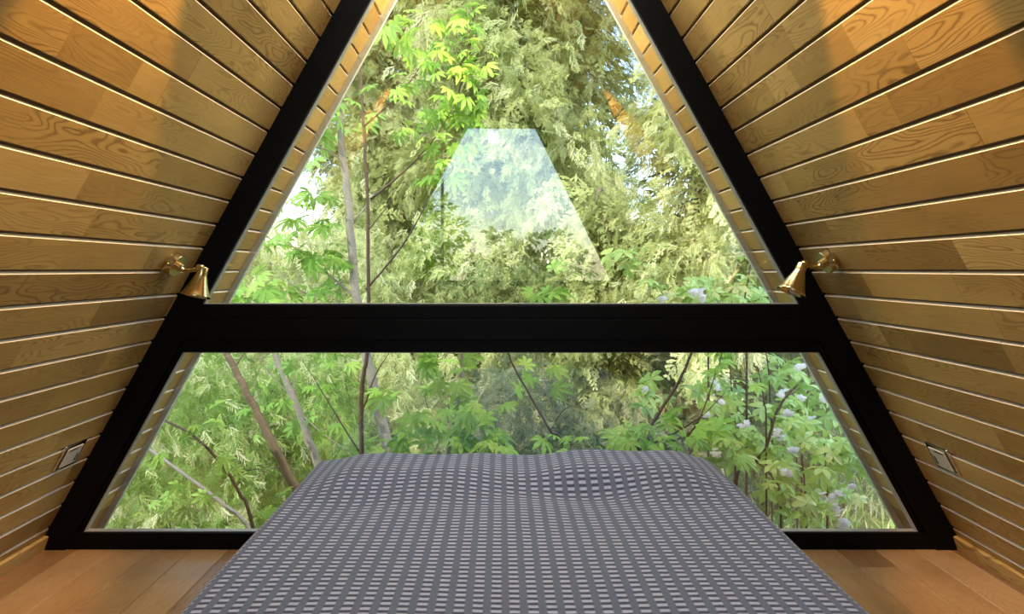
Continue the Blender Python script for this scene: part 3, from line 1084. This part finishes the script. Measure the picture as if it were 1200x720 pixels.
sapling('sapling', 'dark forked sapling slanting to the right above the right end of the bed', 'tree',
        [(742, 540), (757, 510), (775, 480), (797, 445), (812, 408), (822, 370)], 3.5, 0.011, M_BARKD,
        [([(748, 528), (790, 508), (822, 488), (850, 460)], 0.007), ([(785, 520), (815, 500), (838, 440), (848, 408)], 0.006)],
        [(742, 508, 3.3, 5), (725, 515, 3.3, 4), (765, 500, 3.4, 3), (800, 525, 3.3, 5), (815, 515, 3.3, 5), (835, 520, 3.3, 5), (790, 530, 3.2, 4), (838, 425, 3.5, 4), (852, 440, 3.5, 3), (800, 490, 3.5, 3), (760, 528, 3.3, 4), (828, 490, 3.4, 4), (852, 405, 3.6, 3)],
        size=0.105, seed=27, tone=0.6, group=GS)

sapling('sapling', 'thin dark arching stem at the left end of the lower window', 'tree',
        [(296, 618), (281, 580), (263, 549), (228, 512), (189, 492), (160, 488)], 3.3, 0.0095, M_BARKD, [([(270, 560), (300, 550), (325, 562)], 0.004)],
        [(215, 505, 3.3, 2), (240, 528, 3.2, 2), (200, 515, 3.3, 2), (285, 545, 3.2, 2)], size=0.075, seed=28, tone=0.6, group=GS)
sapling('sapling', 'pale bare stem slanting across the lower left corner of the lower window', 'tree',
        [(300, 632), (262, 592), (216, 556), (170, 524), (140, 505)], 3.6, 0.012, M_BARKG, [], [(200, 575, 3.5, 2), (235, 585, 3.5, 2), (160, 600, 3.4, 3)], size=0.075, seed=29, tone=0.5, group=GS)

# ------------------------------------------------------------------ white-flowered shrub on the right
WV, WF = whorl_pattern()


def blossom(parent, c, r, g):
    vs, fs = [], []
    for _ in range(9):
        o = g.normal(0, r * 0.42, 3)
        ph = g.uniform(0, 6.28)
        for i in range(5):
            a = ph + i * 2 * math.pi / 5
            k = len(vs)
            d = np.array([math.cos(a), -0.75 * math.sin(a), 0.65 * math.sin(a) + 0.25])
            p = np.array([-math.sin(a), -0.75 * math.cos(a), 0.65 * math.cos(a)])
            b = c + o
            vs.extend([b, b + d * r * 0.55 - p * r * 0.36, b + d * r * 0.85 + np.array([0, 0.1 * r, 0]), b + d * r * 0.55 + p * r * 0.36])
            fs.append((k, k + 1, k + 2, k + 3))
    return MB().add(vs, fs).build('blossom', M_PETAL, parent)


def flowering(label, stems, spots, flowers, d, seed, tone, size):
    g = np.random.default_rng(seed)
    b = P(*stems[0][0][0][:2], d)
    root = empty('flowering_shrub', (b[0], b[1], GROUND), label, 'shrub', 'white-flowered shrubs outside the right of the window')
    for pts, rad in stems:
        bp = pixel_path(pts, d)
        q = bp[0].copy()
        q[2] = GROUND
        MB().tube([q] + bp, [rad * 1.1] + [rad * (1 - 0.7 * i / len(bp)) for i in range(len(bp))], n=7, sub=5, wob=rad * 0.12).build('stem', M_BARKD, root)
    leafy(root, [(s[0], s[1], s[2] if len(s) > 2 else d + g.normal(0, 0.12), s[3] if len(s) > 3 else 3, s[4] if len(s) > 4 else 11) for s in spots], M_RHODO, (WV, WF), size, seed, tone=tone)
    for (x, y) in flowers:
        blossom(root, P(x, y, d - 0.34), 0.023 * g.uniform(0.75, 1.1), g)
    return root


flowering('nearer white-flowered shrub with fresh green whorls beside the right end of the bed',
          [([(862, 566), (880, 545), (896, 528), (908, 490), (918, 470), (935, 450)], 0.012), ([(970, 620), (968, 560), (966, 520)], 0.007), ([(945, 620), (943, 570), (938, 520)], 0.006), ([(915, 600), (905, 560), (885, 540)], 0.006),
           ([(898, 520), (895, 470), (888, 430)], 0.005)],
          [(872, 505), (888, 515), (905, 505), (920, 498), (938, 505), (952, 500), (880, 530), (900, 538), (918, 530), (935, 528), (950, 530), (965, 520), (890, 552), (908, 560), (925, 552), (942, 555), (958, 550), (972, 545),
           (905, 580), (922, 578), (940, 580), (955, 575), (970, 570), (985, 560), (930, 600), (948, 598), (965, 596), (980, 590), (915, 520), (930, 515), (858, 520), (865, 540), (850, 530), (990, 530, 3.3, 4), (1000, 540, 3.3, 3), (985, 520, 3.3, 4), (990, 580), (975, 610), (955, 612),
           (845, 515), (935, 485), (910, 480)],
          [(840, 533), (923, 555), (965, 583), (975, 585), (922, 485), (985, 618), (998, 572), (912, 510), (930, 530), (982, 580), (990, 615), (873, 500), (980, 600)], 3.5, 31, 0.55, 0.075)
flowering('farther white-flowered shrub reaching up to the crossbeam at the right of the lower window',
          [([(940, 540), (945, 480), (948, 430), (945, 390)], 0.007), ([(905, 540), (903, 480), (900, 430), (895, 400)], 0.006), ([(862, 540), (858, 470), (855, 420)], 0.006), ([(935, 470), (950, 458), (956, 445)], 0.004)],
          [(918, 430), (930, 440), (942, 438), (912, 445), (935, 470), (922, 478), (945, 475), (960, 472), (972, 478), (845, 470), (838, 480), (850, 485), (855, 478), (830, 470), (920, 495), (905, 500), (940, 490), (835, 445), (842, 455), (760, 462), (765, 475), (752, 470), (975, 490), (888, 445), (878, 470)],
          [(937, 431), (941, 466), (917, 463), (922, 485), (947, 492), (967, 466), (838, 447), (846, 473), (840, 455), (757, 457), (828, 487), (815, 345), (965, 470)], 4.1, 32, 0.5, 0.085)
flowering('small white-flowered shrub showing just above the crossbeam on the right',
          [([(830, 420), (828, 370), (826, 340)], 0.006), ([(875, 420), (872, 360), (880, 310)], 0.007)],
          [(812, 350), (825, 348), (838, 350), (850, 345), (865, 345), (880, 340), (870, 325), (885, 310), (878, 350), (895, 350), (800, 352), (820, 335), (840, 335), (765, 335), (735, 298), (742, 302)],
          [(813, 344), (820, 342), (824, 350), (775, 350)], 4.0, 33, 0.55, 0.085)

# ------------------------------------------------------------------ fine-leaved shrubs and undergrowth
SV, SF = strand_pattern(5)


def strand_shrub(name, label, box, d0, d1, n, size, mat, seed, tone, cat='shrub', group=None, hang=0.7, tsp=0.22, stems=5, lump=0.0):
    """A mound of hanging shoots between two distances; box in pixels at the nearer one."""
    g = np.random.default_rng(seed)
    x0, y0, x1, y1 = box
    d = g.uniform(d0, d1, n)
    dm = (d0 + d1) / 2
    a, b = P(x0, y0, dm), P(x1, y1, dm)
    px = g.uniform(a[0], b[0], n)
    u = (px - a[0]) / (b[0] - a[0])
    ztop = a[2] - (a[2] - b[2]) * 0.35 * (2 * np.abs(u - 0.5)) ** 2 + lump * np.sin(px * 5 + seed)
    pz = b[2] + (ztop - b[2]) * g.random(n) ** 0.8
    pos = np.stack([px, d, pz], 1)
    cl = np.floor(px * 3.1) + 7 * np.floor(pz * 3.7) + 13 * np.floor(d * 2.3)
    ct = np.sin(cl * 12.9898 + seed) * 0.5
    ax = unit(np.stack([g.normal(0, 0.6, n), g.normal(-0.25, 0.5, n), g.normal(-hang, 0.45, n)], 1))
    nr = np.stack([g.normal(0, 0.5, n), -0.8 + g.normal(0, 0.4, n), 0.6 + g.normal(0, 0.4, n)], 1)
    root = empty(name, ((a[0] + b[0]) / 2, dm, GROUND), label, cat, group)
    scatter('foliage', SV, SF, frames(ax, nr), pos, size * g.uniform(0.6, 1.3, n), np.clip(tone + ct * tsp + g.normal(0, tsp * 0.8, n), 0, 1), mat, root)
    for i in range(stems):
        x = a[0] + (b[0] - a[0]) * (i + 0.5) / stems
        MB().tube([(x * 0.95 + root.location[0] * 0.05, dm, GROUND - 0.03), (x, dm + 0.05, (GROUND + ztop.mean()) / 2), (x + g.normal(0, 0.1), dm, float(ztop.mean()))], [0.012, 0.008, 0.003], n=6).build('stem', M_BARKB, root)
    return root


GB = 'fine-leaved green shrubs in the lower window'
strand_shrub('fine_leaved_shrub', 'bright green fine-leaved shrub at the left end of the lower window', (120, 400, 330, 700), 4.6, 6.0, 9000, 0.105, M_FRESH, 41, 0.5, tsp=0.34, group=GB)
strand_shrub('fine_leaved_shrub', 'bright green fine-leaved shrub behind the grey leaning sapling', (290, 395, 440, 700), 5.0, 6.2, 5600, 0.105, M_FRESH, 42, 0.48, tsp=0.34, group=GB)
strand_shrub('fine_leaved_shrub', 'yellowish fine-leaved shrub low behind the slender dark stem', (400, 400, 520, 640), 5.6, 6.6, 3000, 0.11, M_CONIFER, 43, 0.55, group=GB)
strand_shrub('broad_bush', 'dull dark bush low beyond the middle of the bed', (500, 425, 720, 660), 5.4, 6.6, 4600, 0.11, M_DULL, 44, 0.42, hang=0.2, tsp=0.3, lump=0.08)
strand_shrub('broad_bush', 'dull green bush in front of the low golden conifer, right of the middle', (690, 405, 850, 640), 5.6, 6.8, 3400, 0.11, M_DULL, 45, 0.62, hang=0.3, tsp=0.3, lump=0.08)
strand_shrub('broad_bush', 'dark twiggy bush behind the white-flowered shrubs', (830, 330, 1010, 580), 5.6, 6.8, 3400, 0.11, M_DULL, 46, 0.5, hang=0.3, tsp=0.3)
strand_shrub('fine_leaved_shrub', 'yellow-green shrub under the conifers at the left edge of the upper window', (270, 250, 470, 480), 6.8, 8.0, 4200, 0.14, M_CONIFER, 47, 0.62, group=GB)
strand_shrub('broad_bush', 'dull bush behind the crossbeam, right under the nearest golden conifer', (700, 290, 930, 470), 7.0, 8.0, 2900, 0.15, M_DARKCON, 48, 0.55, hang=0.3, tsp=0.3)
strand_shrub('broad_bush', 'dull bush seen just above the crossbeam in the middle', (470, 310, 720, 480), 7.2, 8.2, 3200, 0.14, M_DARKCON, 49, 0.45, hang=0.3, tsp=0.3)

# ground with a bank rising behind
n = 60
gx = np.linspace(-22, 22, n)
gy = np.linspace(-16, 30, n)
verts, faces = [], []
for j, y in enumerate(gy):
    for i, x in enumerate(gx):
        z = GROUND + 0.05 * math.sin(x * 1.3 + y * 0.7) + 0.04 * math.sin(y * 2.1)
        if y > 6:
            z += 0.10 * (y - 6)
        if y < -7:
            z += 0.06 * (-7 - y)
        verts.append((x, y, z))
faces = [(j * n + i, j * n + i + 1, (j + 1) * n + i + 1, (j + 1) * n + i) for j in range(n - 1) for i in range(n - 1)]
o = MB().add(verts, faces, smooth=True).build('ground', M_GROUND)
tag(o, 'leaf-strewn garden ground sloping up behind the cabin', 'ground', kind='structure')

g = np.random.default_rng(77)
nG = 9000
px = g.uniform(-3.5, 6.5, nG)
py = g.uniform(3.4, 9.0, nG)
pz = GROUND + 0.05 * np.sin(px * 1.3 + py * 0.7) + 0.04 * np.sin(py * 2.1) + np.clip(py - 6, 0, None) * 0.1
bl = np.array([(-0.03, 0, 0), (0.03, 0, 0), (0.02, 0.6, 0.05), (0.0, 1.0, 0.25)])
ax = np.stack([g.normal(0, 0.35, nG), g.normal(0, 0.35, nG), np.ones(nG)], 1)
nr = np.stack([g.normal(0, 1, nG), g.normal(-0.5, 1, nG), np.zeros(nG)], 1)
gr = scatter('grass', bl, [(0, 1, 2, 3)], frames(ax, nr), np.stack([px, py, pz], 1), g.uniform(0.08, 0.28, nG), np.clip(g.normal(0.75, 0.2, nG), 0, 1), M_FRESH)
tag(gr, 'dry yellow-green grass on the garden ground beyond the shrubs', 'grass', kind='stuff')

# trees behind the cabin, mirrored in the upper pane
LV, LF = single_leaf(0.24)


def leaf_ball(label, c, r, n, size, mat, seed, tone):
    g = np.random.default_rng(seed)
    root = empty('leafy_tree', (c[0], c[1], GROUND), label, 'tree', 'trees behind the cabin, mirrored in the pane')
    d = unit(g.normal(0, 1, (n, 3)))
    pos = np.array(c) + d * np.array(r) * (g.random((n, 1)) ** 0.4) * (0.8 + 0.2 * np.sin(d[:, :1] * 7 + d[:, 2:] * 5))
    ax = unit(d + g.normal(0, 0.6, (n, 3)) - UP * 0.4)
    nr = UP + g.normal(0, 0.5, (n, 3)) + np.array([0, 0.4, 0])
    scatter('foliage', LV, LF, frames(ax, nr), pos, size * g.uniform(0.6, 1.3, n), np.clip(g.normal(tone, 0.2, n), 0, 1), mat, root)
    MB().tube([(c[0], c[1], GROUND - 0.1), (c[0] + 0.1, c[1], (c[2] + GROUND) / 2), tuple(c)], [0.09, 0.07, 0.03], n=8).build('trunk', M_BARKB, root)


leaf_ball('sunlit yellow-green tree mirrored low in the left of the upper pane', (-1.75, -6.0, 1.25), (1.45, 0.8, 1.5), 3600, 0.15, M_LIME, 61, 0.6)
leaf_ball('paler green tree mirrored in the middle of the upper pane', (0.6, -7.5, 0.9), (1.4, 0.9, 1.2), 2600, 0.17, M_CONIFER, 62, 0.55)

# ------------------------------------------------------------------ light
w = bpy.data.worlds.new('sky')
SC.world = w
w.use_nodes = True
nt = w.node_tree
bg = nt.nodes['Background']
sky = nt.nodes.new('ShaderNodeTexSky')
sky.sky_type = 'NISHITA'
sky.sun_disc = False
sky.sun_elevation = math.radians(56)
sky.sun_rotation = math.radians(100)
sky.air_density = 1.2
sky.dust_density = 0.6
sky.ozone_density = 1.0
nt.links.new(sky.outputs[0], bg.inputs[0])
bg.inputs[1].default_value = 0.56

sun = bpy.data.lights.new('sun', 'SUN')
sun.energy = 5.0
sun.angle = math.radians(1.0)
sun.color = (1.0, 0.93, 0.80)
so = bpy.data.objects.new('sun', sun)
COL.objects.link(so)
el, az = math.radians(48), math.radians(48)
dirv = Vector((math.sin(az) * math.cos(el), math.cos(az) * math.cos(el), -math.sin(el)))
so.rotation_euler = dirv.to_track_quat('-Z', 'Y').to_euler()

# warm lamps on the slopes, above the picture
for s in (-1, 1):
    l = bpy.data.lights.new('warm_spot', 'SPOT')
    l.energy = 120
    l.color = (1.0, 0.50, 0.13)
    l.spot_size = math.radians(38)
    l.spot_blend = 0.35
    l.shadow_soft_size = 0.02
    o = bpy.data.objects.new('warm_spot', l)
    COL.objects.link(o)
    o.location = (s * 0.42, 1.30, 2.32)
    tgt = Vector((s * 0.83, 1.47, 1.82))
    o.rotation_euler = (tgt - o.location).to_track_quat('-Z', 'Y').to_euler()
# unseen fill light added under the ridge to brighten boards and room
l = bpy.data.lights.new('ridge_fill', 'AREA')
l.shape = 'RECTANGLE'
l.size, l.size_y = 0.14, 0.9
l.energy = 30
l.color = (1.0, 0.98, 0.94)
o = bpy.data.objects.new('ridge_fill', l)
COL.objects.link(o)
o.location = (0, 1.75, 3.0)

# warm fill light added under the overhang outside to brighten the soffits
l = bpy.data.lights.new('eave_fill', 'POINT')
l.energy = 110
l.color = (1.0, 0.74, 0.42)
l.shadow_soft_size = 0.05
o = bpy.data.objects.new('eave_fill', l)
COL.objects.link(o)
o.location = (0, 3.035, 2.72)

# ------------------------------------------------------------------ camera
cam = bpy.data.cameras.new('camera')
cam.sensor_fit = 'HORIZONTAL'
cam.sensor_width = 36.0
cam.lens = 36.0 * F / 1200.0
cam.shift_x = (600.0 - CX) / 1200.0
cam.shift_y = -(360.0 - CY) / 1200.0
cam.clip_start = 0.02
co = bpy.data.objects.new('camera', cam)
COL.objects.link(co)
co.location = (0, 0, EYE)
co.rotation_euler = (math.radians(90), 0, 0)
SC.camera = co

SC.view_settings.view_transform = 'Standard'
SC.view_settings.look = 'None'
SC.view_settings.gamma = 1.0
SC.view_settings.use_curve_mapping = False
SC.view_settings.exposure = 0.35
SC.cycles.max_bounces = 10
SC.cycles.diffuse_bounces = 6
SC.cycles.transparent_max_bounces = 16
